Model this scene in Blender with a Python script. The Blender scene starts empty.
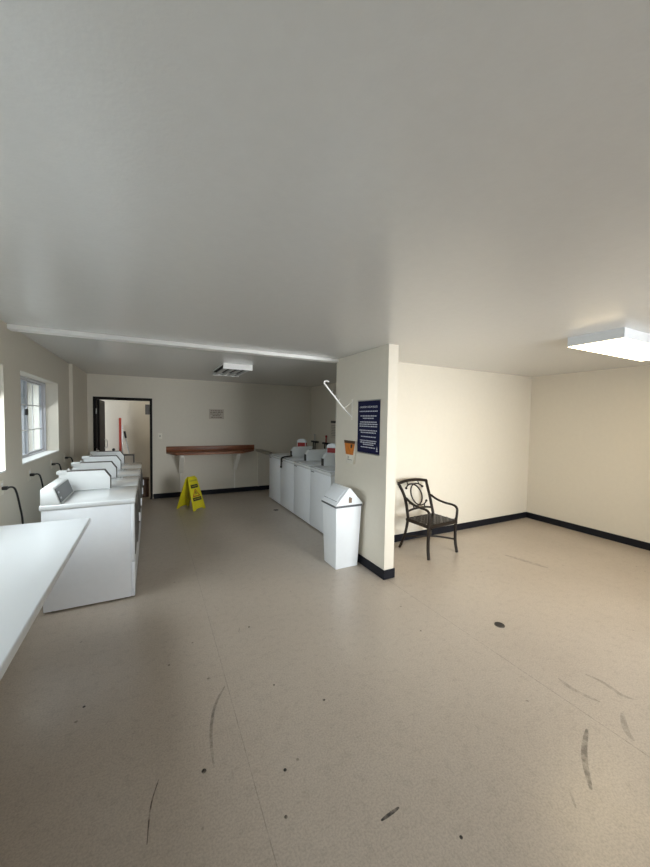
import bpy, bmesh, math, random
from mathutils import Vector, Matrix
random.seed(7)
S = bpy.context.scene
C = S.collection
PI = math.pi
H = 2.44

# ------------------------------------------------------------------ camera
cd = bpy.data.cameras.new('camera')
cam = bpy.data.objects.new('camera', cd); C.objects.link(cam)
F = Vector((0.45408422, 0.88991272, -0.04316103))
R = Vector((0.8909375, -0.45387498, 0.01509563))
U = Vector((0.00615592, 0.04530847, 0.99895408))
M = Matrix((R, U, -F)).transposed().to_4x4(); M.translation = Vector((0, 0, 1.6701))
cam.matrix_world = M
cd.sensor_fit = 'VERTICAL'; cd.sensor_height = 36.0; cd.lens = 342.0 / 867 * 36
cd.clip_start = 0.05
S.camera = cam

# ------------------------------------------------------------------ light and exposure
S.view_settings.view_transform = 'Standard'
S.view_settings.look = 'None'
S.view_settings.gamma = 1
S.view_settings.use_curve_mapping = False
S.view_settings.exposure = 0.0
S.cycles.use_denoising = True
S.cycles.max_bounces = 14
S.cycles.diffuse_bounces = 10
S.cycles.sample_clamp_indirect = 6

w = bpy.data.worlds.new('sky'); S.world = w; w.use_nodes = True
bg = w.node_tree.nodes['Background']
bg.inputs[0].default_value = (0.80, 0.90, 1.0, 1); bg.inputs[1].default_value = 0.5

def area(name, loc, rot, sx, sy, power, col, spread=180):
    l = bpy.data.lights.new(name, 'AREA'); l.shape = 'RECTANGLE'; l.size = sx; l.size_y = sy
    l.energy = power; l.color = col; l.spread = math.radians(spread)
    o = bpy.data.objects.new(name, l); C.objects.link(o); o.location = loc; o.rotation_euler = rot
    return o
# daylight through the shop window and the glazed door behind the camera, and through the three left windows
area('daylight_front', (3.15, -1.72, 1.25), (PI/2-0.08, 0, 0), 1.6, 1.9, 50, (0.98, 0.985, 0.97), 70)
area('daylight_front_wide', (3.0, -1.72, 1.25), (PI/2-0.1, 0, 0), 1.6, 1.9, 24, (1.0, 0.94, 0.96), 140)
area('daylight_door', (0.7, -1.72, 1.1), (PI/2, 0, 0), 0.9, 1.9, 9, (0.74, 0.86, 1.0), 130)
for yy, tilt, power in ((1.13, 0.3, 17), (3.03, 0.8, 28), (4.93, 0.8, 8)):
    area('daylight_left', (-1.36, yy, 1.63), (0, -PI/2+tilt, 0), 0.85, 1.40, power, (0.95, 1.0, 1.0), 140)
area('daylight_hall', (-2.3, 8.4, 1.3), (0, -PI/2, 0), 1.6, 0.6, 26, (0.86, 0.93, 1.0), 160)
hl = bpy.data.lights.new('hall_fill', 'POINT'); hl.energy = 7; hl.color = (1.0, 0.93, 0.82); hl.shadow_soft_size = 0.1  # unseen warm fill light, added to brighten the right side of the hall
ho = bpy.data.objects.new('hall_fill', hl); C.objects.link(ho); ho.location = (0.45, 8.1, 2.3)
sun = bpy.data.lights.new('sun', 'SUN'); sun.energy = 2.6; sun.angle = 0.02; sun.color = (1.0, 0.97, 0.92)
so = bpy.data.objects.new('sun', sun); C.objects.link(so)
so.rotation_euler = Vector((-0.15, 0.50, -0.85)).to_track_quat('-Z', 'Y').to_euler()

# ------------------------------------------------------------------ materials
def nt(name):
    m = bpy.data.materials.new(name); m.use_nodes = True
    return m, m.node_tree, m.node_tree.nodes['Principled BSDF']
def mat(name, col, rough=0.5, metal=0.0, emit=None, estr=0.0, noise=0.0, nscale=20.0, bump=0.0, bscale=200.0, coat=0.0, spec=0.5):
    m, t, b = nt(name)
    b.inputs['Base Color'].default_value = (*col, 1)
    b.inputs['Roughness'].default_value = rough
    b.inputs['Metallic'].default_value = metal
    b.inputs['Specular IOR Level'].default_value = spec
    if coat: b.inputs['Coat Weight'].default_value = coat
    if emit:
        b.inputs['Emission Color'].default_value = (*emit, 1); b.inputs['Emission Strength'].default_value = estr
    tc = t.nodes.new('ShaderNodeTexCoord')
    n = t.nodes.new('ShaderNodeTexNoise'); n.inputs['Scale'].default_value = nscale; n.inputs['Detail'].default_value = 4
    t.links.new(tc.outputs['Object'], n.inputs['Vector'])
    mx = t.nodes.new('ShaderNodeMix'); mx.data_type = 'RGBA'
    k = noise if noise else 0.03
    mx.inputs[6].default_value = (*[c*(1-k) for c in col], 1); mx.inputs[7].default_value = (*[min(1, c*(1+k)) for c in col], 1)
    t.links.new(n.outputs['Fac'], mx.inputs[0]); t.links.new(mx.outputs[2], b.inputs['Base Color'])
    if bump:
        n2 = t.nodes.new('ShaderNodeTexNoise'); n2.inputs['Scale'].default_value = bscale; n2.inputs['Detail'].default_value = 3
        bp = t.nodes.new('ShaderNodeBump'); bp.inputs['Strength'].default_value = bump; bp.inputs['Distance'].default_value = 0.004
        t.links.new(tc.outputs['Object'], n2.inputs['Vector']); t.links.new(n2.outputs['Fac'], bp.inputs['Height'])
        t.links.new(bp.outputs['Normal'], b.inputs['Normal'])
    return m

m_wall = mat('wall_paint', (0.70, 0.655, 0.565), 0.62, bump=0.25, bscale=90)
m_ceil = mat('ceiling_paint', (0.67, 0.67, 0.655), 0.26, bump=0.14, bscale=80, spec=0.8)
m_white_paint = mat('white_trim_paint', (0.93, 0.93, 0.92), 0.35)
m_base = mat('black_vinyl_base', (0.006, 0.007, 0.012), 0.5, spec=0.25)
m_enamel = mat('white_enamel', (0.86, 0.90, 0.95), 0.28, coat=0.3)
m_top = mat('glossy_white_top', (0.74, 0.77, 0.79), 0.13, coat=0.5)
m_housing = mat('white_housing', (0.82, 0.85, 0.86), 0.35)
m_greyfront = mat('grey_steel_front', (0.12, 0.115, 0.11), 0.4)
m_black = mat('black_plastic', (0.012, 0.012, 0.013), 0.45)
m_blackmetal = mat('black_door_paint', (0.007, 0.006, 0.006), 0.6, spec=0.2)
m_panel = mat('dark_control_panel', (0.085, 0.09, 0.10), 0.35)
m_chrome = mat('brushed_metal', (0.55, 0.55, 0.54), 0.3, metal=0.9)
m_fixture = mat('fixture_enamel', (0.66, 0.69, 0.72), 0.4)
m_alu = mat('aluminium_frame', (0.58, 0.58, 0.61), 0.45)
m_lam = mat('white_laminate', (0.66, 0.69, 0.72), 0.30, noise=0.02, nscale=3)
m_bin = mat('white_bin_plastic', (0.80, 0.83, 0.86), 0.38)
m_chair = mat('bronze_cast_metal', (0.014, 0.009, 0.006), 0.45, metal=0.0, spec=0.3, noise=0.35, nscale=60)
m_strap = mat('dark_brown_vinyl_strap', (0.016, 0.011, 0.008), 0.33, noise=0.25, nscale=40)
m_yellow = mat('yellow_plastic', (0.68, 0.60, 0.015), 0.4)
m_red = mat('red_paint', (0.48, 0.05, 0.025), 0.45)
m_redlabel = mat('red_label', (0.40, 0.018, 0.016), 0.5)
m_orange = mat('orange_label', (0.60, 0.19, 0.025), 0.4, noise=0.45, nscale=22)
m_navy = mat('navy_sign', (0.005, 0.007, 0.045), 0.5, spec=0.2)
m_lettering = mat('white_lettering', (0.62, 0.64, 0.70), 0.5)
m_inkgrey = mat('grey_ink', (0.10, 0.09, 0.08), 0.6)
m_paper = mat('paper', (0.62, 0.56, 0.48), 0.7)
m_grey = mat('grey_plastic', (0.16, 0.15, 0.14), 0.5)
m_brownbox = mat('brown_cardboard', (0.075, 0.038, 0.02), 0.7, noise=0.15)
m_hose = mat('black_rubber', (0.008, 0.008, 0.009), 0.4)
m_bracket = mat('cream_bracket_paint', (0.84, 0.81, 0.74), 0.45)
m_plate = mat('ivory_plate', (0.80, 0.76, 0.66), 0.4)
m_scuff = mat('scuff', (0.10, 0.09, 0.085), 0.5)
m_scuffred = mat('scuff_red', (0.11, 0.045, 0.035), 0.5)
m_seam = mat('seam', (0.16, 0.135, 0.11), 0.6)
m_tube = mat('unlit_tube', (0.52, 0.53, 0.54), 0.3)
m_outside = mat('pale_siding', (0.80, 0.84, 0.88), 0.7)
m_outglass = mat('outside_glass', (0.25, 0.42, 0.5), 0.2)
m_ground = mat('concrete_ground', (0.35, 0.35, 0.34), 0.8)
m_ledge = mat('grey_ledge', (0.30, 0.27, 0.22), 0.4)
m_diff = mat('lit_diffuser', (0.9, 0.85, 0.7), 0.4, emit=(1.0, 0.80, 0.50), estr=11.0)

def glass():
    m, t, b = nt('window_glass')
    b.inputs['Base Color'].default_value = (0.93, 0.97, 1, 1)
    b.inputs['Roughness'].default_value = 0.02
    tr = t.nodes.new('ShaderNodeBsdfTransparent'); tr.inputs[0].default_value = (0.93, 0.96, 0.97, 1)
    gl = t.nodes.new('ShaderNodeBsdfGlossy'); gl.inputs['Roughness'].default_value = 0.03
    mx = t.nodes.new('ShaderNodeMixShader'); mx.inputs[0].default_value = 0.07
    t.links.new(tr.outputs[0], mx.inputs[1]); t.links.new(gl.outputs[0], mx.inputs[2])
    t.links.new(mx.outputs[0], t.nodes['Material Output'].inputs[0])
    return m
m_glass = glass()

def floor_mat():
    m, t, b = nt('floor_vinyl')
    N = t.nodes; L = t.links
    tc = N.new('ShaderNodeTexCoord')
    def noise(s, d=5, r=0.5):
        n = N.new('ShaderNodeTexNoise'); n.inputs['Scale'].default_value = s; n.inputs['Detail'].default_value = d
        n.inputs['Roughness'].default_value = r
        L.new(tc.outputs['Object'], n.inputs['Vector']); return n
    def ramp(src, stops):
        r = N.new('ShaderNodeValToRGB'); e = r.color_ramp.elements
        e[0].position, e[0].color = stops[0][0], (*stops[0][1], 1); e[1].position, e[1].color = stops[1][0], (*stops[1][1], 1)
        L.new(src, r.inputs[0]); return r
    def mul(a, bb, f=1.0):
        x = N.new('ShaderNodeMix'); x.data_type = 'RGBA'; x.blend_type = 'MULTIPLY'; x.inputs[0].default_value = f
        L.new(a, x.inputs[6]); L.new(bb, x.inputs[7]); return x.outputs[2]
    base = ramp(noise(1.1, 6, 0.6).outputs['Fac'], [(0.3, (0.462, 0.402, 0.340)), (0.7, (0.512, 0.450, 0.384))])
    flecks = ramp(noise(110, 3, 0.7).outputs['Fac'], [(0.38, (0.84, 0.835, 0.83)), (0.60, (1.05, 1.05, 1.05))])
    c = mul(base.outputs[0], flecks.outputs[0])
    dirt = ramp(noise(17, 8, 0.78).outputs['Fac'], [(0.30, (0.74, 0.72, 0.71)), (0.50, (1.03, 1.03, 1.03))])
    c = mul(c, dirt.outputs[0], 0.6)
    v = N.new('ShaderNodeTexVoronoi'); v.inputs['Scale'].default_value = 4.2; L.new(tc.outputs['Object'], v.inputs['Vector'])
    spots = ramp(v.outputs['Distance'], [(0.025, (0.35, 0.33, 0.31)), (0.045, (1, 1, 1))])
    c = mul(c, spots.outputs[0], 0.8)
    # long faint scratches
    mp = N.new('ShaderNodeMapping'); mp.inputs['Scale'].default_value = (30, 2.0, 1); mp.inputs['Rotation'].default_value = (0, 0, 0.6)
    L.new(tc.outputs['Object'], mp.inputs['Vector'])
    n3 = N.new('ShaderNodeTexNoise'); n3.inputs['Scale'].default_value = 1.2; n3.inputs['Detail'].default_value = 5; n3.inputs['Roughness'].default_value = 0.75
    L.new(mp.outputs[0], n3.inputs['Vector'])
    scr = ramp(n3.outputs['Fac'], [(0.27, (0.80, 0.79, 0.77)), (0.36, (1, 1, 1))])
    c = mul(c, scr.outputs[0], 0.5)
    L.new(c, b.inputs['Base Color'])
    rr = ramp(noise(3.5, 6, 0.65).outputs['Fac'], [(0.3, (0.285,)*3), (0.7, (0.37,)*3)])
    L.new(rr.outputs[0], b.inputs['Roughness']); b.inputs['Specular IOR Level'].default_value = 0.75
    bp = N.new('ShaderNodeBump'); bp.inputs['Strength'].default_value = 0.02; bp.inputs['Distance'].default_value = 0.003
    L.new(noise(14, 5, 0.6).outputs['Fac'], bp.inputs['Height']); L.new(bp.outputs[0], b.inputs['Normal'])
    return m
m_floor = floor_mat()

def wood_mat():
    m, t, b = nt('reddish_wood'); N = t.nodes; L = t.links
    tc = N.new('ShaderNodeTexCoord'); mp = N.new('ShaderNodeMapping'); mp.inputs['Scale'].default_value = (1.2, 14, 22)
    L.new(tc.outputs['Object'], mp.inputs['Vector'])
    n = N.new('ShaderNodeTexNoise'); n.inputs['Scale'].default_value = 2.2; n.inputs['Detail'].default_value = 6
    L.new(mp.outputs[0], n.inputs['Vector'])
    r = N.new('ShaderNodeValToRGB'); e = r.color_ramp.elements
    e[0].position = 0.35; e[0].color = (0.15, 0.045, 0.018, 1); e[1].position = 0.68; e[1].color = (0.34, 0.125, 0.05, 1)
    L.new(n.outputs['Fac'], r.inputs[0]); L.new(r.outputs[0], b.inputs['Base Color']); b.inputs['Roughness'].default_value = 0.38
    return m
m_wood = wood_mat()

# ------------------------------------------------------------------ mesh helpers
class MB:
    def __init__(s): s.bm = bmesh.new(); s.mi = 0
    def _merge(s, b):
        me = bpy.data.meshes.new('t'); b.to_mesh(me); b.free()
        n0 = len(s.bm.faces); s.bm.from_mesh(me); bpy.data.meshes.remove(me)
        s.bm.faces.ensure_lookup_table()
        for f in s.bm.faces[n0:]: f.material_index = s.mi
    def box(s, x0, x1, y0, y1, z0, z1, bev=0.0, seg=2, rot=None, at=None):
        b = bmesh.new(); bmesh.ops.create_cube(b, size=1)
        for v in b.verts:
            v.co = Vector((x0 + (v.co.x+.5)*(x1-x0), y0 + (v.co.y+.5)*(y1-y0), z0 + (v.co.z+.5)*(z1-z0)))
        if bev: bmesh.ops.bevel(b, geom=b.edges[:], offset=bev, segments=seg, affect='EDGES', profile=0.5)
        if rot is not None: bmesh.ops.transform(b, matrix=rot, verts=b.verts[:])
        if at is not None: bmesh.ops.translate(b, vec=Vector(at), verts=b.verts[:])
        s._merge(b); return s
    def prism(s, pts, axis, a, c, bev=0.0, seg=2):
        # pts 2-D polygon in the plane normal to axis, extruded from a to c
        b = bmesh.new()
        def v3(p, t):
            if axis == 'x': return (t, p[0], p[1])
            if axis == 'y': return (p[0], t, p[1])
            return (p[0], p[1], t)
        A = [b.verts.new(v3(p, a)) for p in pts]; B = [b.verts.new(v3(p, c)) for p in pts]
        b.faces.new(A); b.faces.new(B[::-1]); n = len(pts)
        for i in range(n): b.faces.new((A[(i+1) % n], A[i], B[i], B[(i+1) % n]))
        bmesh.ops.recalc_face_normals(b, faces=b.faces[:])
        if bev: bmesh.ops.bevel(b, geom=b.edges[:], offset=bev, segments=seg, affect='EDGES', profile=0.5)
        s._merge(b); return s
    def frustum(s, c0, hx0, hy0, z0, c1, hx1, hy1, z1, bev=0.0):
        b = bmesh.new(); A = []; B = []
        for sx, sy in ((-1,-1),(1,-1),(1,1),(-1,1)):
            A.append(b.verts.new((c0[0]+sx*hx0, c0[1]+sy*hy0, z0))); B.append(b.verts.new((c1[0]+sx*hx1, c1[1]+sy*hy1, z1)))
        b.faces.new(A[::-1]); b.faces.new(B)
        for i in range(4): b.faces.new((A[i], A[(i+1)%4], B[(i+1)%4], B[i]))
        if bev: bmesh.ops.bevel(b, geom=b.edges[:], offset=bev, segments=2, affect='EDGES', profile=0.5)
        s._merge(b); return s
    def cyl(s, p0, p1, r0, r1=None, n=20):
        p0 = Vector(p0); p1 = Vector(p1); d = p1-p0
        b = bmesh.new(); bmesh.ops.create_cone(b, cap_ends=True, segments=n, radius1=r0, radius2=r0 if r1 is None else r1, depth=d.length)
        bmesh.ops.transform(b, matrix=Matrix.Translation((p0+p1)/2) @ d.to_track_quat('Z', 'Y').to_matrix().to_4x4(), verts=b.verts[:])
        s._merge(b); return s
    def ball(s, c, r, sc=(1,1,1)):
        b = bmesh.new(); bmesh.ops.create_uvsphere(b, u_segments=16, v_segments=10, radius=r)
        for v in b.verts: v.co = Vector((v.co.x*sc[0], v.co.y*sc[1], v.co.z*sc[2])) + Vector(c)
        s._merge(b); return s
    def tube(s, pts, r, n=10, smooth=0, flat=1.0):
        P = [Vector(p) for p in pts]
        for _ in range(smooth):
            Q = [P[0]]
            for a, c in zip(P, P[1:]): Q += [a*.75+c*.25, a*.25+c*.75]
            P = Q + [P[-1]]
        rs = r if isinstance(r, (list, tuple)) else None
        b = bmesh.new(); rings = []
        t0 = (P[1]-P[0]).normalized(); up = Vector((0,0,1)) if abs(t0.z) < .9 else Vector((1,0,0))
        nrm = (up - t0*up.dot(t0)).normalized()
        for i, p in enumerate(P):
            t = (P[min(i+1, len(P)-1)] - P[max(i-1, 0)]).normalized()
            nrm = (nrm - t*nrm.dot(t)).normalized(); bn = t.cross(nrm)
            rr = r if rs is None else rs[0] + (rs[1]-rs[0])*i/(len(P)-1)
            rings.append([b.verts.new(p + (nrm*math.cos(2*PI*k/n)*flat + bn*math.sin(2*PI*k/n))*rr) for k in range(n)])
        for A, B in zip(rings, rings[1:]):
            for k in range(n): b.faces.new((A[k], A[(k+1)%n], B[(k+1)%n], B[k]))
        b.faces.new(rings[0][::-1]); b.faces.new(rings[-1])
        bmesh.ops.recalc_face_normals(b, faces=b.faces[:])
        s._merge(b); return s
    def build(s, name, mats, parent=None, smooth=True, loc=None):
        me = bpy.data.meshes.new(name); s.bm.to_mesh(me); s.bm.free()
        for m in (mats if isinstance(mats, (list, tuple)) else [mats]): me.materials.append(m)
        if smooth:
            for p in me.polygons: p.use_smooth = True
            me.set_sharp_from_angle(angle=math.radians(35))
        o = bpy.data.objects.new(name, me); C.objects.link(o)
        if parent: o.parent = parent
        if loc: o.location = loc
        return o

def empty(name, loc=(0,0,0), rz=0):
    o = bpy.data.objects.new(name, None); C.objects.link(o); o.location = loc; o.rotation_euler = (0,0,rz)
    o.empty_display_size = 0.1
    return o
def tag(o, label=None, cat=None, group=None, kind=None):
    if label: o['label'] = label
    if cat: o['category'] = cat
    if group: o['group'] = group
    if kind: o['kind'] = kind
    return o
def st(o, label=None): return tag(o, label, kind='structure')
def copy_tree(o, parent=None):
    c = o.copy(); C.objects.link(c)
    if parent: c.parent = parent
    for ch in [x for x in bpy.data.objects if x.parent == o and x != c]: copy_tree(ch, c)
    return c
def text(name, body, size, m, parent, loc, rot, depth=0.0006, sx=1.0):
    cu = bpy.data.curves.new(name, 'FONT'); cu.body = body; cu.size = size; cu.align_x = 'CENTER'; cu.align_y = 'CENTER'; cu.extrude = depth
    t = bpy.data.objects.new('t', cu); C.objects.link(t)
    bpy.context.view_layer.update()
    me = bpy.data.meshes.new_from_object(t.evaluated_get(bpy.context.evaluated_depsgraph_get()))
    bpy.data.objects.remove(t); bpy.data.curves.remove(cu)
    me.materials.clear(); me.materials.append(m)
    o = bpy.data.objects.new(name, me); C.objects.link(o); o.parent = parent; o.location = loc; o.rotation_euler = rot; o.scale = (sx, 1, 1)
    return o

XL, XL2, XJ = -1.09, -1.045, 6.36
XR, YW, YS = 5.844, 3.66, 3.93
XWl, XWr, YN = 2.161, 2.284, 2.833
YB, XBR, YF = 7.664, 3.518, -1.6
WT = 0.2
WINS = [(4.19, 5.655), (2.30, 3.77), (0.41, 1.88)]; WZ0, WZ1 = 1.185, 2.08

# ------------------------------------------------------------------ room shell
fl = st(MB().box(XL-WT, XR+WT, YF-WT, 9.1, -0.1, 0.0).build('floor', m_floor))
st(MB().box(XL-WT, XR+WT, YF-WT, 9.1, H, H+0.12).build('ceiling', m_ceil))
b = MB(); y = YF
for a, c in sorted(WINS):
    b.box(XL-WT, XL, y, a, 0, H); b.box(XL-WT, XL, a, c, 0, WZ0); b.box(XL-WT, XL, a, c, WZ1, H); y = c
b.box(XL-WT, XL, y, XJ, 0, H); b.box(XL-WT, XL2, XJ, YB, 0, H)
st(b.build('wall_left', m_wall, smooth=False))
DX0, DX1, DZ = -0.955, 0.03, 2.02
b = MB(); b.box(XL-WT, DX0, YB, YB+.14, 0, H); b.box(DX1, XBR+.14, YB, YB+.14, 0, H); b.box(DX0, DX1, YB, YB+.14, DZ, H)
st(b.build('wall_back', m_wall, smooth=False))
st(MB().box(XBR, XBR+.14, YS, YB, 0, H).build('wall_back_room_right', m_wall, smooth=False))
st(MB().box(XWr, XR+WT, YW, YS, 0, H).build('wall_back_right', m_wall, smooth=False))
st(MB().box(XWl, XWr, YN, YS, 0, H).build('wall_wing', m_wall, smooth=False))
st(MB().box(XR, XR+WT, YF, YW, 0, H).build('wall_right', m_wall, smooth=False))
# front wall behind the camera: shop window and glazed door
b = MB()
b.box(XL-WT, 0.2, YF-WT, YF, 0, H); b.box(0.2, 1.2, YF-WT, YF, 2.1, H); b.box(1.2, 2.1, YF-WT, YF, 0, H)
b.box(2.1, 4.0, YF-WT, YF, 0, 0.3); b.box(2.1, 4.0, YF-WT, YF, 2.2, H); b.box(4.0, XR+WT, YF-WT, YF, 0, H)
st(b.build('wall_front', m_wall, smooth=False))
# small hall behind the doorway
b = MB(); b.box(-2.6, 1.2, 8.9, 9.04, 0, H); b.box(1.06, 1.2, YB+.14, 8.9, 0, H)
st(b.build('wall_hall', m_wall, smooth=False))
st(MB().box(-2.6, XL-WT, YB, 9.1, -.1, 0).build('floor_hall', m_floor)); st(MB().box(-2.6, XL-WT, YB, 9.1, H, H+.12).build('ceiling_hall', m_ceil))
# ceiling beam line
st(MB().box(XL, XWl, YS-.055, YS+.05, H-.040, H, bev=.003, seg=1).build('trim_1', m_white_paint))

# baseboards
BH, BT = 0.1, 0.012
def base(name, *bx):
    b = MB()
    for x0, x1, y0, y1 in bx: b.box(x0, x1, y0, y1, 0, BH, bev=.003, seg=1)
    st(b.build(name, m_base, smooth=False))
base('baseboard_right', (XR-BT, XR, YF, YW))
base('baseboard_back_right', (XWr+BT, XR-BT, YW-BT, YW))
base('baseboard_wing', (XWl-BT, XWl, YN-BT, YS), (XWl, XWr, YN-BT, YN), (XWr, XWr+BT, YN-BT, YW))
base('baseboard_back', (DX1+.01, XBR, YB-BT, YB))
base('baseboard_left', (XL, XL+BT, YF, XJ-BT), (XL, XL2+BT, XJ-BT, XJ), (XL2, XL2+BT, XJ, YB))

# ------------------------------------------------------------------ windows
def side_window(n, y0, y1):
    r = st(empty('window_%d' % n, (XL-.16, y0, WZ0)))
    L = y1-y0; Z = WZ1-WZ0; t = .022
    b = MB(); b.box(-.03, .03, 0, L, 0, t); b.box(-.03, .03, 0, L, Z-t, Z); b.box(-.03, .03, 0, t, t, Z-t); b.box(-.03, .03, L-t, L, t, Z-t)
    b.build('window_frame', m_alu, r, smooth=False)
    for k in range(2):
        ya, yb = (t, L/2+.02) if k == 0 else (L/2-.02, L-t); xo = .012 if k == 0 else -.012
        b = MB(); s = .022
        b.box(xo-.011, xo+.011, ya, ya+s, t, Z-t); b.box(xo-.011, xo+.011, yb-s, yb, t, Z-t)
        b.box(xo-.011, xo+.011, ya+s, yb-s, t, t+s); b.box(xo-.011, xo+.011, ya+s, yb-s, Z-t-s, Z-t)
        sh = b.build('sash', m_alu, r, smooth=False)
        b = MB()
        for q in (1, 2): b.box(xo-.004, xo+.004, ya+s, yb-s, t+(Z-2*t)*q/3-.006, t+(Z-2*t)*q/3+.006)
        ym = (ya+yb)/2; b.box(xo-.004, xo+.004, ym-.006, ym+.006, t+s, Z-t-s)
        b.build('muntin', m_white_paint, sh, smooth=False)
        MB().box(xo-.002, xo+.002, ya+s, yb-s, t+s, Z-t-s).build('pane', m_glass, sh, smooth=False)
    MB().box(.020, .040, L/2-.085, L/2-.03, Z*.53, Z*.53+.07, bev=.004).build('latch', m_black, r)
    b = MB(); b.box(.03, .16, 0, L, 0, .012); b.build('window_sill', m_white_paint, r, smooth=False)
for n, (a, c) in enumerate(WINS): side_window(n+1, a, c)
r = st(empty('window_4', (3.05, YF-.1, 0.3)))
b = MB(); b.box(-.95, .95, -.03, .03, 0, .05); b.box(-.95, .95, -.03, .03, 1.85, 1.9)
for x in (-.95, -.025, .90): b.box(x, x+.05, -.03, .03, .05, 1.85)
b.build('window_frame', m_alu, r, smooth=False)
for x in (-.90, .025): MB().box(x, x+.875, -.004, .004, .05, 1.85).build('pane', m_glass, r, smooth=False)
r = st(empty('door_2', (0.7, YF-.1, 0)))
b = MB(); b.box(-.5, -.42, -.03, .03, 0, 2.1); b.box(.42, .5, -.03, .03, 0, 2.1); b.box(-.42, .42, -.03, .03, 2.0, 2.1); b.box(-.42, .42, -.03, .03, 0, .12)
b.build('door_frame', m_alu, r, smooth=False); MB().box(-.42, .42, -.004, .004, .12, 2.0).build('pane', m_glass, r, smooth=False)

# ------------------------------------------------------------------ open door to the hall
r = st(empty('door_1', (DX0, YB, 0)))
b = MB(); W = DX1-DX0
b.box(0, .05, -.015, .155, 0, DZ); b.box(W-.045, W, -.015, .155, 0, DZ); b.box(.05, W-.045, -.015, .155, DZ-.05, DZ)
b.build('door_frame', m_blackmetal, r, smooth=False)
lf = MB().box(.035, .080, .16, 1.05, .01, DZ-.05, bev=.002, seg=1).build('door_leaf', m_blackmetal, r, smooth=False)
b = MB(); b.tube([(.08, .93, .98), (.125, .93, .99), (.135, .93, 1.07), (.125, .93, 1.15), (.08, .93, 1.16)], .009, smooth=2)
b.build('door_handle', m_chrome, lf)
b = MB()
for z in (.25, 1.0, 1.75): b.cyl((.052, -.018, z-.05), (.052, -.018, z+.05), .008)
b.build('hinge', m_chrome, r)
MB().box(W-.047, W-.043, .03, .08, 1.02, 1.16).build('strike_plate', m_chrome, r, smooth=False)
MB().box(W-.125, W-.047, .02, .08, 1.70, 1.90, bev=.006).build('closer_box', m_grey, r)

# ------------------------------------------------------------------ floor marks
def strip(name, pts, wd, m, taper=True):
    P = [Vector((x, y, 0)) for x, y in pts]
    for _ in range(3):
        Q = [P[0]]
        for a, c in zip(P, P[1:]): Q += [a*.75+c*.25, a*.25+c*.75]
        P = Q+[P[-1]]
    bm = bmesh.new(); A = []; n = len(P)
    for i, p in enumerate(P):
        t = (P[min(i+1, n-1)]-P[max(i-1, 0)]).normalized(); q = Vector((-t.y, t.x, 0))
        ww = wd*(0.25+0.75*math.sin(PI*(i+.3)/(n-.4))) if taper else wd
        A.append((bm.verts.new(p+q*ww/2+Vector((0,0,.0006))), bm.verts.new(p-q*ww/2+Vector((0,0,.0006)))))
    for a, c in zip(A, A[1:]): bm.faces.new((a[0], a[1], c[1], c[0]))
    bmesh.ops.recalc_face_normals(bm, faces=bm.faces[:])
    me = bpy.data.meshes.new(name); bm.to_mesh(me); bm.free(); me.materials.append(m)
    o = bpy.data.objects.new(name, me); C.objects.link(o); o.parent = fl
    return o
def soft(name, col, alpha):
    m, t, b = nt(name)
    b.inputs['Base Color'].default_value = (*col, 1); b.inputs['Roughness'].default_value = .45
    tc = t.nodes.new('ShaderNodeTexCoord'); n = t.nodes.new('ShaderNodeTexNoise'); n.inputs['Scale'].default_value = 28
    mr = t.nodes.new('ShaderNodeMapRange'); mr.inputs[1].default_value = .3; mr.inputs[2].default_value = .65; mr.inputs[3].default_value = alpha*.15; mr.inputs[4].default_value = alpha
    t.links.new(tc.outputs['Object'], n.inputs['Vector']); t.links.new(n.outputs['Fac'], mr.inputs[0]); t.links.new(mr.outputs[0], b.inputs['Alpha'])
    return m
s_dark, s_mid, s_soft, s_red = soft('scuff_dark', (.05,.045,.045), .8), soft('scuff_mid', (.09,.08,.075), .42), soft('scuff_soft', (.13,.11,.10), .26), soft('scuff_red', (.10,.04,.035), .7)
strip('scuff_mark', [(.402,2.104), (.318,1.988), (.268,1.803), (.259,1.618)], .016, s_mid)
strip('scuff_mark', [(.024,1.678), (-.012,1.577), (-.023,1.428)], .006, s_red)
strip('scuff_mark', [(2.112,.939), (1.927,.869), (1.776,.762)], .026, s_mid)
strip('scuff_mark', [(.945,1.095), (.845,1.089)], .014, s_dark)
strip('scuff_mark', [(2.362,1.226), (2.34,1.12), (2.388,1.002)], .03, s_soft)
strip('scuff_mark', [(2.564,1.167), (2.592,1.067), (2.562,.976), (2.604,.913)], .028, s_soft)
strip('scuff_mark', [(2.413,.905), (2.293,.843), (2.257,.79)], .03, s_soft)
strip('scuff_mark', [(3.942,2.718), (4.047,2.258)], .07, s_soft)
strip('scuff_mark', [(1.68,.80), (1.633,.752)], .01, s_soft)
strip('scuff_mark', [(.62,2.66), (.60,2.60)], .006, s_mid)
strip('floor_seam', [(2.195, 2.82), (2.21, 1.6), (2.24, -1.5)], .0045, soft('seam_a', (.10,.085,.07), .42), False)
strip('floor_seam', [(.44, 7.5), (.415, 1.6), (.40, .3)], .0035, soft('seam_b', (.12,.10,.09), .32), False)
for x, y, rr in [(.214,1.624,.011), (.908,1.74,.008), (.678,1.979,.006), (.69,2.635,.008), (.495,1.277,.007), (.559,1.46,.008), (1.9,2.0,.006), (2.02,5.87,.05), (2.0,1.2,.006), (1.1,.9,.007), (-.35,2.3,.008), (.1,2.45,.007)]:
    b = MB(); b.cyl((x, y, 0), (x, y, .0008), rr, n=10); b.build('floor_spot', s_dark, fl)

# floor drain
r = tag(empty('floor_drain', (2.542, 1.777, 0)), 'small round dark metal drain set in the open beige floor', 'drain')
MB().cyl((0,0,0), (0,0,.004), .040, .038, n=28).build('drain_rim', mat('drain_steel', (.10,.09,.08), .4, metal=.6), r)
b = MB(); b.cyl((0,0,.0035), (0,0,.0055), .033, n=24); b.build('drain_grate', m_black, r)

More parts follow.
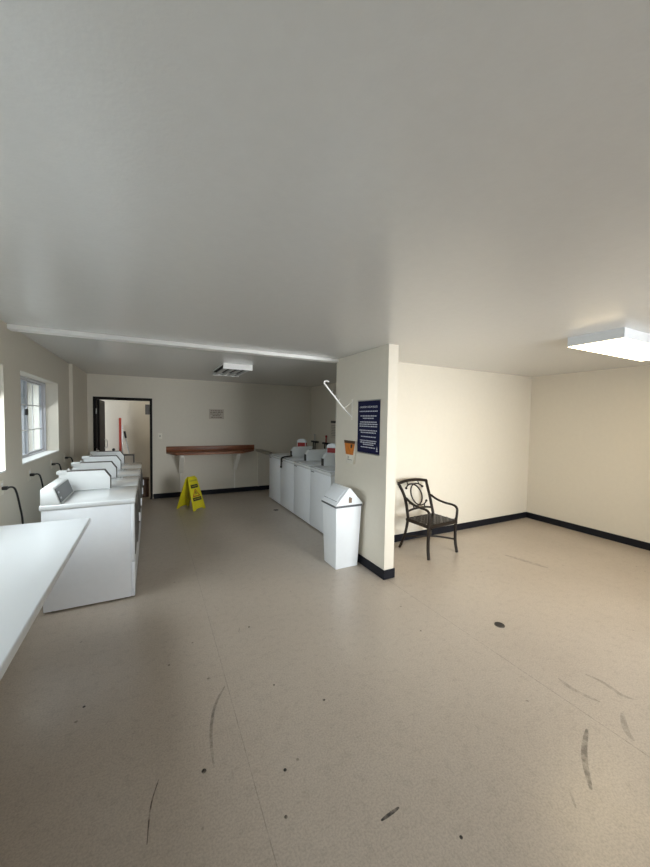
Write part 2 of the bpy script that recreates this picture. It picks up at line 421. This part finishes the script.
# ------------------------------------------------------------------ machines (x: 0 back .. 0.69 front, y: 0 .. 0.68)
MD, MW, MT = .69, .68, .92
def base_machine(name, top_mat=m_top):
    r = empty(name)
    MB().box(.012, .655, .006, MW-.006, .016, MT-.045, bev=.006).build('body', m_enamel, r)
    MB().box(-.001, MD+.002, .001, MW-.001, MT-.045, MT, bev=.010, seg=3).build('top_panel', top_mat, r)
    for sx in (.07, .61):
        for sy in (.06, .62): MB().cyl((sx, sy, 0), (sx, sy, .02), .022, n=14).build('foot', m_black, r)
    return r
def console(r):
    b = MB(); b.prism([(.010, MT-.001), (.145, MT-.001), (.100, MT+.135), (.085, MT+.142), (.022, MT+.142), (.010, MT+.130)], 'y', .004, .54, bev=.004)
    cs = b.build('console', m_housing, r)
    b = MB()
    q = Vector((.145, 0, MT)); e = (Vector((.100, 0, MT+.135))-q).normalized(); nn = Vector((e.z, 0, -e.x))
    P = [q+e*.012+nn*.001, q+e*.012+nn*.005, q+e*.134+nn*.005, q+e*.134+nn*.001]
    b.prism([(p.x, p.z) for p in P], 'y', .02, .52)
    pn = b.build('control_panel', m_panel, cs, smooth=False)
    for yy, k in ((.07, .095), (.07, .045)):
        b = MB(); c0 = q+e*k+nn*.006; b.box(-.001, .001, -.02, .02, -.008, .008, rot=Matrix.Rotation(math.atan2(-e.x, e.z)*-1, 4, 'Y'), at=(c0.x, yy, c0.z)); b.build('label_mark', m_lettering, pn, smooth=False)
    b = MB(); P = [q+nn*.0, q+nn*.008, q+e*.011+nn*.008, q+e*.011+nn*.0]
    b.prism([(p.x, p.z+.001) for p in P], 'y', .01, .53); b.build('console_trim', m_chrome, cs, smooth=False)
def housing(r, dark_rim):
    y0, y1 = .592, .672; zt = MT+.192; xe = .445
    b = MB(); b.prism([(.02, MT), (xe, MT), (xe, MT+.118), (xe-.05, zt), (.02, zt)], 'y', y0, y1, bev=.003)
    h = b.build('coin_box', m_housing, r)
    if dark_rim:
        t = .005; b = MB()
        b.prism([(xe, MT+.004), (xe+t, MT+.004), (xe+t, MT+.12), (xe-.05+.003, zt+t), (.06, zt+t), (.06, zt), (xe-.05, zt), (xe, MT+.118)], 'y', y0+.001, y1-.004)
        b.build('coin_box_trim', m_inkgrey, h, smooth=False)
    else:
        b = MB(); b.box(xe, xe+.006, y0+.002, y1-.002, MT+.002, MT+.116); b.build('coin_face', m_black, h, smooth=False)
    b = MB(); b.cyl((.10, y0+.04, zt), (.10, y0+.04, zt+.016), .018, n=16); b.ball((.10, y0+.04, zt+.018), .016, (1,1,.6)); b.build('lock_knob', m_chrome, h)
    b = MB(); b.box(.0, .09, y0-.004, y1+.004, zt-.03, zt+.008, bev=.012, seg=3); b.build('rear_cap', m_housing, h)
def make_front_loader():
    r = base_machine('front_load_washer'); console(r); housing(r, True)
    b = MB(); b.box(.655, MD-.006, .003, MW-.003, .345, MT-.046, bev=.008); b.build('front_panel', m_enamel, r)
    MB().box(.655, MD-.006, .003, MW-.003, .018, .338, bev=.008).build('kick_panel', m_enamel, r)
    MB().box(MD-.008, MD, .05, MW-.05, .39, .85, bev=.003).build('front_fascia', m_greyfront, r)
    d = MB(); d.cyl((MD-.002, .33, .61), (MD+.012, .33, .61), .20, .185, n=36); dr = d.build('door', m_greyfront, r)
    g = MB(); g.cyl((MD+.010, .33, .61), (MD+.016, .33, .61), .14, .12, n=32); g.build('door_glass', m_black, dr)
    h = MB(); h.box(MD+.008, MD+.030, .49, .51, .575, .665, bev=.006); h.build('door_handle', m_enamel, dr)
    return r
def make_top_loader():
    r = base_machine('top_load_washer', m_top)
    b = MB(); b.box(.655, MD-.006, .003, MW-.003, .018, MT-.046, bev=.006); fp = b.build('front_panel', m_enamel, r)
    MB().box(MD-.010, MD-.003, .02, .14, MT-.066, MT-.052).build('lid_grip', m_panel, fp, smooth=False)
    b = MB(); b.box(.17, .655, .03, .575, MT, MT+.010, bev=.004); b.build('lid', m_enamel, r)
    console(r); housing(r, False)
    return r
proto = make_front_loader()
lab = ['white washer nearest the white counter, its grey slanted control panel in full view',
       'second white washer from the counter along the window wall',
       'third white washer from the counter along the window wall',
       'white washer farthest from the counter, last before the open black doorway']
for k in range(4):
    o = proto if k == 0 else copy_tree(proto)
    o.location = (-.82, 3.52+k*.69, 0)
    tag(o, lab[k], 'washing machine', 'white washers in a row under the left window')
proto = make_top_loader()
lab = ['white washer beside the wing wall, partly hidden by it and the bin',
       'second white washer from the wing wall in the right-hand row',
       'third white washer from the wing wall, next to the black hose',
       'farthest white washer of the right-hand row, by the back wall ledge']
for k in range(4):
    o = proto if k == 0 else copy_tree(proto)
    o.location = (2.885, 4.11+.685*(k+1), 0); o.rotation_euler = (0, 0, PI)
    tag(o, lab[k], 'washing machine', 'white top loading washers behind the wing wall')

# card boxes standing on the right row
def card_box(x, y, label):
    r = tag(empty('detergent_box', (x, y, MT+.142)), label, 'box', 'domed white boxes with red labels on the right washers')
    n = 12; pts = [(-.10, 0), (.10, 0), (.10, .12)] + [(.10*math.cos(PI*i/n), .12+.062*math.sin(PI*i/n)) for i in range(1, n)] + [(-.10, .12)]
    MB().prism(pts, 'x', -.03, .03, bev=.004).build('box_body', m_enamel, r)
    MB().box(-.034, -.030, -.085, .085, .015, .10).build('red_label', m_redlabel, r, smooth=False)
    # the end faces seen from the front of the room
    MB().box(-.026, .026, -.1035, -.1005, .015, .10).build('side_label', m_redlabel, r, smooth=False)
    r.rotation_euler = (0, 0, .75)
card_box(2.835, 6.62, 'domed white box with a red label on the farthest right-hand washer')
card_box(2.835, 5.26, 'domed white box with a red label, half hidden by the wing wall edge')

# black hose bent over the front
b = MB(); b.tube([(2.42, 6.13, MT+.026), (2.30, 6.05, MT+.026), (2.20, 6.02, MT+.024), (2.160, 6.01, MT-.005), (2.165, 6.02, .84), (2.165, 6.03, .77)], .014, smooth=3)
b.cyl((2.165, 6.03, .775), (2.165, 6.035, .745), .019)
tag(b.build('drain_hose', m_hose), 'short black hose bent over the front edge of the far right-hand washers', 'hose')

# water valves on the back room right wall
def valves(y, label, rod):
    r = tag(empty('water_valve', (XBR, y, 1.12)), label, 'valve', 'water valves on the back room wall')
    b = MB(); b.box(-.07, 0, -.15, .15, -.02, .02, bev=.008); b.build('manifold', m_black, r)
    for s in (-1, 1):
        b = MB(); b.tube([(-.05, s*.05, -.015), (-.055, s*.05, -.12), (-.06, s*.055, -.45), (-.05, s*.06, -.7)], .013, smooth=2); b.build('hose', m_hose, r)
    b = MB(); b.cyl((-.045, 0, .02), (-.045, 0, .14), .014); b.build('valve_stem', rod, r)
    b = MB(); b.ball((-.045, 0, .155), .024, (1, 1, 1.2)); b.build('valve_knob', rod, r)
valves(7.35, 'dark water valve with a metal stem on the wall near the room corner', m_chrome)
valves(6.75, 'dark water valve with a red stem on the wall nearer the wing wall', m_redlabel)
r = tag(empty('paper_notice', (XBR, 6.48, 1.45)), 'pale paper notice with a dark heading on the dim wall beyond the washers', 'notice')
MB().box(-.004, 0, -.14, .14, -.2, .2).build('sheet', m_paper, r, smooth=False)
MB().box(-.006, -.004, -.13, .13, .13, .175).build('heading', m_black, r, smooth=False)
for k in range(7):
    b = MB(); b.box(-.0055, -.004, -.11+random.random()*.03, .11-random.random()*.04, .07-k*.035, .077-k*.035); b.build('text_line', m_inkgrey, r, smooth=False)

# narrow ledge between the machines and the back wall
r = tag(empty('ledge_board', (2.2, YB-.001, .95)), 'narrow dim ledge joining the wooden counter to the far right-hand washer', 'ledge')
MB().box(-.07, .07, -.80, 0, -.045, 0, bev=.004).build('ledge_top', m_ledge, r)
MB().box(-.02, .02, -.04, 0, -.95+BH, -.045).build('ledge_support', m_wall, r, smooth=False)

# ------------------------------------------------------------------ white counter on the left
r = tag(empty('folding_counter', (XL+.001, YF, .86)), 'long white laminate counter along the left wall beside the nearest washer', 'counter')
b = MB(); b.box(.0, .66, .4, 3.24-YF, -.042, 0, bev=.010, seg=3); b.build('countertop', m_lam, r)
MB().box(.002, .03, .4, 3.24-YF, -.10, -.042).build('wall_cleat', m_bracket, r, smooth=False)
for yy in (1.0, 2.9, 4.4):
    b = MB(); b.prism([(.0, -.042), (.50, -.042), (.50, -.075), (.05, -.40), (0, -.40)], 'y', yy, yy+.04); b.build('bracket', m_bracket, r, smooth=False)

# ------------------------------------------------------------------ outlets and cords on the left wall
lab = ['outlet plate over the white counter, left of the washers', 'outlet plate behind the nearest left-hand washer', 'outlet plate behind the second left-hand washer', 'outlet plate behind the third left-hand washer']
lab2 = ['black power cord dropping behind the white counter', 'black power cord dropping behind the nearest left-hand washer', 'black power cord dropping behind the second left-hand washer', 'black power cord dropping behind the third left-hand washer']
for k, yy in enumerate((3.66, 4.38, 5.23, 5.96)):
    r = tag(empty('wall_outlet', (XL, yy, 1.065)), lab[k], 'outlet', 'outlet plates on the window wall')
    MB().box(0, .006, -.037, .037, -.058, .058, bev=.002).build('outlet_plate', m_plate, r)
    MB().box(.006, .008, -.017, .017, .008, .040).build('socket', m_white_paint, r, smooth=False)
    r = tag(empty('power_cord', (XL+.008, yy, 1.065)), lab2[k], 'cord', 'black power cords on the window wall')
    MB().box(0, .036, -.02, .02, -.016, .012, bev=.006).build('plug', m_black, r)
    MB().tube([(.034, 0, 0), (.05, .01, .004), (.068, .03, -.006), (.078, .05, -.06), (.086, .08, -.17), (.096, .12, -.32), (.09, .15, -.8)], .0075, smooth=3).build('cable', m_hose, r)

# ------------------------------------------------------------------ wooden counter on the back wall
r = tag(empty('wooden_counter', (0, YB-.001, .95)), 'reddish wooden counter with a backsplash on white braces on the back wall', 'counter')
MB().prism([(.28, 0), (2.10, 0), (1.74, -.44), (.44, -.44)], 'z', -.042, 0, bev=.004).build('countertop', m_wood, r)
MB().box(.28, 2.10, -.022, 0, 0, .105, bev=.003).build('backsplash', m_wood, r)
for x in (.55, 1.66):
    b = MB()
    b.box(x-.012, x+.012, -.02, 0, -.95+BH, -.46); b.box(x-.03, x+.03, -.03, 0, -.46, -.042)
    b.box(x-.03, x+.03, -.40, -.03, -.08, -.042)
    b.build('bracket', m_bracket, r, smooth=False)
    b = MB(); b.prism([(-.03, -.45), (-.03, -.36), (-.32, -.08), (-.39, -.08)], 'x', x-.04, x+.04); b.build('brace', m_bracket, r, smooth=False)

# switch and notice on the back wall
r = tag(empty('light_switch', (.167, YB-.001, 1.27)), 'small ivory light switch plate right of the doorway', 'switch')
MB().box(-.037, .037, -.006, 0, -.058, .058, bev=.002).build('switch_plate', m_plate, r); MB().box(-.008, .008, -.014, -.006, -.014, .014).build('toggle', m_inkgrey, r, smooth=False)
r = tag(empty('wall_notice', (1.27, YB, 1.735)), 'small square printed notice on the back wall above the wooden counter', 'notice')
MB().box(-.155, .155, -.004, 0, -.105, .105).build('sheet', mat('notice_paper', (.50, .44, .37), .6), r, smooth=False)
m_bink = mat('brown_ink', (.09, .06, .04), .6)
for j, (w0, z) in enumerate(((.12, .070), (.13, .035), (.125, .0), (.08, -.035), (.11, -.07))):
    b = MB(); x = -w0
    while x < w0-.02:
        l = random.uniform(.02, .06); b.box(x, min(x+l, w0), -.0055, -.004, z-.007, z+.007); x += l+.014
    b.build('text_line', m_bink, r, smooth=False)

# ------------------------------------------------------------------ wet floor sign
r = tag(empty('wet_floor_sign', (.65, 6.60, 0), math.radians(39)), 'yellow folding wet floor sign standing in front of the wooden counter', 'sign')
def aboard(side, name):
    # a panel hinged at the top, foot towards side*y
    b = MB(); t = .012
    out = [(-.148, 0), (-.095, 0), (-.075, .03), (.075, .03), (.095, 0), (.148, 0), (.108, .595), (.09, .615), (-.09, .615), (-.108, .595)]
    b.prism(out, 'y', -t/2, t/2, bev=.003)
    o = b.build(name, m_yellow, r)
    
    o.location = (0, side*.20, 0)
    return o
fp = aboard(-1, 'front_board'); bp_ = aboard(1, 'rear_board')
fp.scale = (1, 1, .965); bp_.scale = (1, 1, .965); fp.rotation_euler = (-math.atan2(.19, .60), 0, 0); bp_.rotation_euler = (math.atan2(.19, .60), 0, 0)
yb = -.0068
MB().box(-.082, .082, yb-.001, yb, .415, .482).build('upper_band', m_black, fp, smooth=False)
MB().box(-.098, .098, yb-.001, yb, .175, .24).build('lower_band', m_black, fp, smooth=False)
MB().prism([(-.088, .255), (.088, .255), (0, .402)], 'y', yb-.001, yb).build('red_triangle', m_redlabel, fp, smooth=False)
MB().prism([(-.060, .272), (.060, .272), (0, .374)], 'y', yb-.0018, yb-.001).build('triangle_field', m_yellow, fp, smooth=False)
b = MB(); b.cyl((-.004, yb-.0025, .352), (-.004, yb-.0018, .352), .007); b.prism([(-.012, .344), (.004, .344), (.012, .32), (.026, .295), (.016, .293), (.002, .312), (-.014, .293), (-.022, .296), (-.010, .318)], 'y', yb-.0025, yb-.0018)
b.build('slipping_figure', m_black, fp, smooth=False)
text('caution_lettering', 'CAUTION', .027, m_yellow, fp, (0, yb-.0015, .449), (PI/2, 0, 0))
text('wet_floor_lettering', 'WET FLOOR', .027, m_yellow, fp, (0, yb-.0015, .207), (PI/2, 0, 0))
text('top_lettering', 'CAUTION', .036, m_inkgrey, fp, (0, yb-.0004, .555), (PI/2, 0, 0))
MB().box(-.085, .085, -.022, .022, .562, .588, bev=.006).build('hinge', m_yellow, r)

# ------------------------------------------------------------------ hall things
b = MB(); b.box(-.625, -.578, 8.81, 8.84, 0, 1.62, bev=.006); tag(b.build('red_pole', m_red), 'tall flat red pole leaning by the wall seen through the doorway', 'pole')
r = tag(empty('mop_bucket', (-.445, 8.36, 0)), 'grey mop bucket with a square wringer seen through the doorway', 'bucket')
MB().frustum((0,0), .13, .11, .08, (0,0), .17, .14, .50, bev=.01).build('bucket', m_grey, r)
b = MB()
for x0, x1, z0, z1 in ((-.13, .13, .83, .85), (-.13, -.11, .5, .83), (.11, .13, .5, .83)): b.box(x0, x1, -.10, -.08, z0, z1); b.box(x0, x1, .08, .10, z0, z1)
b.box(-.13, .13, -.08, .08, .83, .85)
w_ = b.build('wringer', m_grey, r, smooth=False)
MB().box(-.11, .11, -.085, .085, .5, .83).build('wringer_panel', m_paper, w_, smooth=False)
for sx in (-.1, .1):
    for sy in (-.08, .08): MB().ball((sx, sy, .04), .04).build('wheel', m_black, r)
b = MB(); b.cyl((-.28, 8.66, .0), (-.51, 8.86, 1.25), .014); h = b.build('mop', m_chrome); tag(h, 'thin grey mop stick with a black grip leaning behind the bucket', 'mop')
b = MB(); b.cyl((-.495, 8.847, 1.17), (-.523, 8.871, 1.32), .022); b.build('grip', m_black, h)
b = MB(); b.cyl((-.545, 8.80, 0), (-.568, 8.885, 1.45), .010); tag(b.build('stick', m_chrome), 'thin pale stick right beside the red pole in the hall', 'stick')
b = MB(); b.cyl((-.73, 8.80, 0), (-.73, 8.80, .91), .014); h = b.build('plunger', m_grey); tag(h, 'short stick with a small black ball top in the hall doorway', 'stick')
b = MB(); b.ball((-.73, 8.80, .92), .032); b.build('ball_top', m_black, h)
r = tag(empty('cardboard_box', (-.17, 8.02, 0)), 'small dark brown box on the floor just inside the doorway', 'box')
MB().box(-.13, .13, -.12, .12, 0, .36, bev=.003).build('carton', m_brownbox, r); MB().box(-.135, .135, -.125, .125, .34, .375, bev=.003).build('carton_lid', m_brownbox, r)

# ------------------------------------------------------------------ swing-top bin
r = tag(empty('trash_bin', (1.955, 3.385, 0)), 'white swing-top bin standing against the wing wall', 'trash can')
MB().frustum((0,0), .142, .142, 0, (0,0), .165, .170, .70, bev=.008).build('bin_body', m_bin, r)
MB().box(-.172, .172, -.178, .178, .695, .722, bev=.004).build('lid_rim', m_panel, r)
b = MB(); b.prism([(-.175, .718), (.175, .718), (.165, .735), (.012, .905), (-.012, .905), (-.165, .735)], 'y', -.18, .18, bev=.006); ld = b.build('lid', m_bin, r)
sl = math.atan2(.17, .153)
b = MB(); b.box(-.085, .085, -.15, .15, -.003, .003, bev=.002, rot=Matrix.Rotation(-sl, 4, 'Y'), at=(-.095, 0, .823)); b.build('swing_flap', m_enamel, ld)
b = MB(); b.box(-.002, .002, -.15, .15, -.003, .001, rot=Matrix.Rotation(-sl, 4, 'Y'), at=(-.150, 0, .766)); b.build('flap_gap', m_black, ld, smooth=False)
b = MB(); b.box(-.012, .026, -.183, -.179, .745, .80); b.build('sticker', mat('sticker_brown', (.20, .13, .08), .5), ld, smooth=False)
b = MB(); b.cyl((.0, -.179, .805), (.0, -.184, .805), .008, n=12); b.build('pivot', m_panel, ld)

# ------------------------------------------------------------------ things on the wing wall
def rotm(): return (PI/2, 0, -PI/2)
r = tag(empty('rules_sign', (XWl, 3.172, 1.585)), 'tall navy blue sign with white writing on the wing wall', 'sign')
MB().box(-.006, 0, -.215, .215, -.29, .29, bev=.001, seg=1).build('sign_board', m_navy, r, smooth=False)
b = MB(); b.box(-.010, 0, -.215, .215, .29, .302); b.box(-.010, 0, -.215, .215, -.302, -.29); b.build('sign_rail', m_chrome, r, smooth=False)
text('title_lettering', 'LAUNDRY ROOM RULES', .031, m_lettering, r, (-.0068, 0, .222), rotm())
z = .175
for hw, gap in ((.175, .052), (.155, .026), (.105, .042), (.16, .024), (.175, .024), (.17, .046), (.17, .024), (.15, .046), (.15, .044), (.16, .022), (.15, .022), (.11, .030), (.14, .0)):
    b = MB(); y = -hw
    while y < hw-.01:
        l = random.uniform(.012, .04); b.box(-.0075, -.006, y, min(y+l, hw), z-.0055, z+.0055); y += l+.008
    b.build('text_line', m_lettering, r, smooth=False); z -= gap
b = MB(); b.prism([(-.185, -.245), (-.165, -.245), (-.175, -.205)], 'x', -.0075, -.006); b.box(-.0075, -.006, -.19, -.16, -.26, -.252); b.build('emblem', m_lettering, r, smooth=False)

r = tag(empty('brochure_holder', (XWl-.001, 3.515, 1.275)), 'orange tapered holder with a white base on the wing wall beside the navy sign', 'holder')
MB().prism([(-.125, .14), (.125, .14), (.075, -.14), (-.075, -.14)], 'x', -.03, 0, bev=.003).build('holder_body', m_plate, r)
MB().prism([(-.115, .105), (.115, .105), (.080, -.03), (-.080, -.03)], 'x', -.036, -.03).build('orange_panel', m_orange, r, smooth=False)
MB().prism([(-.123, .138), (.123, .138), (.115, .105), (-.115, .105)], 'x', -.038, -.03).build('dark_top', m_brownbox, r, smooth=False)
MB().prism([(-.07, .095), (-.03, .095), (-.03, .05), (-.06, .05)], 'x', -.037, -.0355).build('dark_figure', m_black, r, smooth=False)
b = MB(); b.box(-.032, -.03, -.055, .045, -.095, -.089); b.box(-.032, -.03, .030, .038, -.09, -.05); b.box(-.032, -.03, .01, .030, -.066, -.060); b.build('mark', m_grey, r, smooth=False)

r = tag(empty('hanging_arm', (XWl, 3.52, 1.69)), 'thin white metal hanger arm with a hooked end jutting from the wing wall', 'hanger arm')
b = MB(); b.tube([(0, 0, 0), (-.13, -.01, .11)], .005, n=10); b.tube([(-.12, -.01, .10), (-.36, -.02, .345), (-.395, -.02, .38), (-.395, -.02, .405), (-.37, -.02, .413), (-.335, -.02, .405)], .0085, smooth=2, n=12); b.build('arm', m_white_paint, r)
b = MB()
for k in (.35, .55, .75): c0 = Vector((-.12, -.01, .10)).lerp(Vector((-.36, -.02, .345)), k); b = MB(); b.cyl(c0, c0+Vector((.018, 0, .024)), .004, n=8); b.build('notch', m_white_paint, r)
b = MB(); b.cyl((-.125, -.01, .105), (0, 0, .19), .005, n=10); b.build('stay', m_bracket, r)
b = MB(); b.box(-.006, 0, -.015, .015, -.03, .22, bev=.001); b.build('wall_plate', m_bracket, r)

# ------------------------------------------------------------------ ceiling lights
r = tag(empty('ceiling_light', (3.385, 1.385, H)), 'lit rectangular ceiling light with a glowing cream diffuser on the right', 'ceiling light')
LX, LY = 1.33, .42
b = MB(); b.box(.0, LX, 0, .012, -.085, 0); b.box(0, LX, LY-.012, LY, -.085, 0); b.box(0, .012, .012, LY-.012, -.085, 0); b.box(LX-.012, LX, .012, LY-.012, -.085, 0); b.box(.012, LX-.012, .012, LY-.012, -.012, 0)
b.build('light_frame', m_fixture, r, smooth=False)
b = MB(); b.frustum((LX/2, LY/2), LX/2-.055, LY/2-.055, -.105, (LX/2, LY/2), LX/2-.002, LY/2-.002, -.086); b.build('diffuser', m_diff, r, smooth=False)

r = tag(empty('ceiling_light', (.925, 5.02, H)), 'unlit white ceiling light with open dark slots in the back room', 'ceiling light')
b = MB(); b.box(0, .42, 0, .90, -.022, 0); b.box(0, .42, 0, .012, -.078, -.022); b.box(0, .42, .888, .90, -.078, -.022)
b.build('light_frame', m_white_paint, r, smooth=False)
MB().box(.006, .414, .014, .886, -.030, -.0221).build('inner_plate', m_black, r, smooth=False)
for k in range(4):
    x = .045+k*.11; b = MB(); b.box(x-.028, x+.028, .012, .888, -.074, -.052, bev=.008); b.build('tube', m_tube, r)

# ------------------------------------------------------------------ metal chair
r = tag(empty('patio_chair', (3.175, 3.235, 0), math.radians(4)), 'dark bronze metal armchair with scrollwork back and strap seat by the back right wall', 'chair')
hw = .245
def P3(x, y, z): return (x, y, z)
for s in (-1, 1):
    b = MB(); b.tube([(s*.235, .15, .42), (s*.235, .165, .30), (s*.245, .20, .15), (s*.27, .255, .008)], [.019, .016], smooth=2); b.build('leg', m_chair, r)
    b = MB(); b.tube([(s*.245, -.205, .44), (s*.243, -.20, .30), (s*.245, -.20, .14), (s*.255, -.225, .008)], [.020, .018], smooth=2); b.build('leg', m_chair, r)
    b = MB(); b.tube([(s*.225, .20, .66), (s*.235, .10, .615), (s*.245, -.05, .595), (s*.25, -.16, .60), (s*.25, -.215, .57), (s*.248, -.215, .50), (s*.245, -.205, .40)], .018, smooth=3, flat=.8); b.build('armrest', m_chair, r)
b = MB()
for s in (-1, 1): b.tube([(s*.232, .15, .41), (s*.225, .185, .55), (s*.225, .225, .68), (s*.245, .295, .80), (s*.262, .315, .835)], .019, smooth=3)
b.tube([(-.262, .315, .835), (-.13, .322, .856), (0, .325, .862), (.13, .322, .856), (.262, .315, .835)], .020, smooth=2)
b.tube([(-.226, .17, .495), (-.1, .178, .515), (.1, .178, .515), (.226, .17, .495)], .014, smooth=2)
b.build('back_frame', m_chair, r)
def backp(x, z):   # point on the curved back surface
    t = (z-.41)/.43
    return (x, .16+.16*t**1.5, z)
b = MB()
for s in (-1, 1):
    pts = []
    for i in range(25):
        a = math.radians(42+276*i/24)
        pts.append(backp(s*(.045+.140*math.cos(a)), .678+.135*math.sin(a)))
    b.tube(pts, .0095, n=8)
    e0, e1 = pts[0], pts[-1]
    b.ball(e0, .017); b.ball(e1, .017)
for x in (-.10, .10): b.cyl(backp(x, .805), backp(x, .852), .008, n=8); b.cyl(backp(x, .508), backp(x, .555), .008, n=8)
b.build('back_scroll', m_chair, r)
b = MB(); b.tube([(-.238, .165, .395), (.238, .165, .395)], .02); b.tube([(-.245, -.205, .395), (.245, -.205, .395)], .024)
for s in (-1, 1): b.tube([(s*.238, .165, .395), (s*.245, -.205, .395)], .022)
b.build('seat_frame', m_chair, r)
bm = MB()
nx, ny = 8, 7
def strap(path, half, across):
    b2 = bmesh.new(); L = []
    for p in path:
        p = Vector(p); q = Vector(across)*half
        L.append([b2.verts.new(p-q+Vector((0,0,-.0015))), b2.verts.new(p+q+Vector((0,0,-.0015))), b2.verts.new(p+q+Vector((0,0,.0015))), b2.verts.new(p-q+Vector((0,0,.0015)))])
    for A, B in zip(L, L[1:]):
        for k in range(4): b2.faces.new((A[k], A[(k+1)%4], B[(k+1)%4], B[k]))
    b2.faces.new(L[0][::-1]); b2.faces.new(L[-1]); bmesh.ops.recalc_face_normals(b2, faces=b2.faces[:]); bm._merge(b2)
for i in range(nx):
    x = -.215+.43*i/(nx-1)
    strap([(x, -.215+.385*j/28, .418-.008*j/28+.006*math.sin(PI*(j/28*(ny)-.5+i))) for j in range(29)], .016, (1,0,0))
for j in range(ny):
    y = -.178+.315*j/(ny-1); zc = .418-.008*(y+.205)/.37
    strap([(-.24+.48*k/32, y, zc-.006*math.sin(PI*(k/32*(nx)-.5+j))) for k in range(33)], .016, (0,1,0))
bm.build('woven_seat', m_strap, r)
b = MB(); b.tube([(-.243, -.20, .17), (-.10, -.06, .185), (0, 0, .19), (.10, .06, .185), (.245, .195, .17)], .012, smooth=1, n=8); b.tube([(.243, -.20, .17), (.10, -.06, .185), (0, 0, .19), (-.10, .06, .185), (-.245, .195, .17)], .012, smooth=1, n=8)
b.build('stretcher', m_chair, r)

# ------------------------------------------------------------------ outside the left windows
r = tag(empty('neighbouring_building', (-3.6, 10.5, -.1)), 'pale building wall seen through the left window', 'building')
b = MB(); b.box(-3.0, 2.0, 0, .3, 0, 5)
for k in range(14): b.box(-3.0+k*.38, -2.9+k*.38, -.04, 0, 0, 5)
b.build('siding', m_outside, r, smooth=False)
for x in (-.1, 1.05): MB().box(x, x+.5, -.06, -.04, 1.2, 2.6).build('window', m_outglass, r, smooth=False)
st(MB().box(-14, XL-WT, -12, 14, -.2, -.1).build('ground_outside', m_ground))
st(MB().box(XL-WT, 14, -12, YF-WT, -.2, -.1).build('ground_front', m_ground))
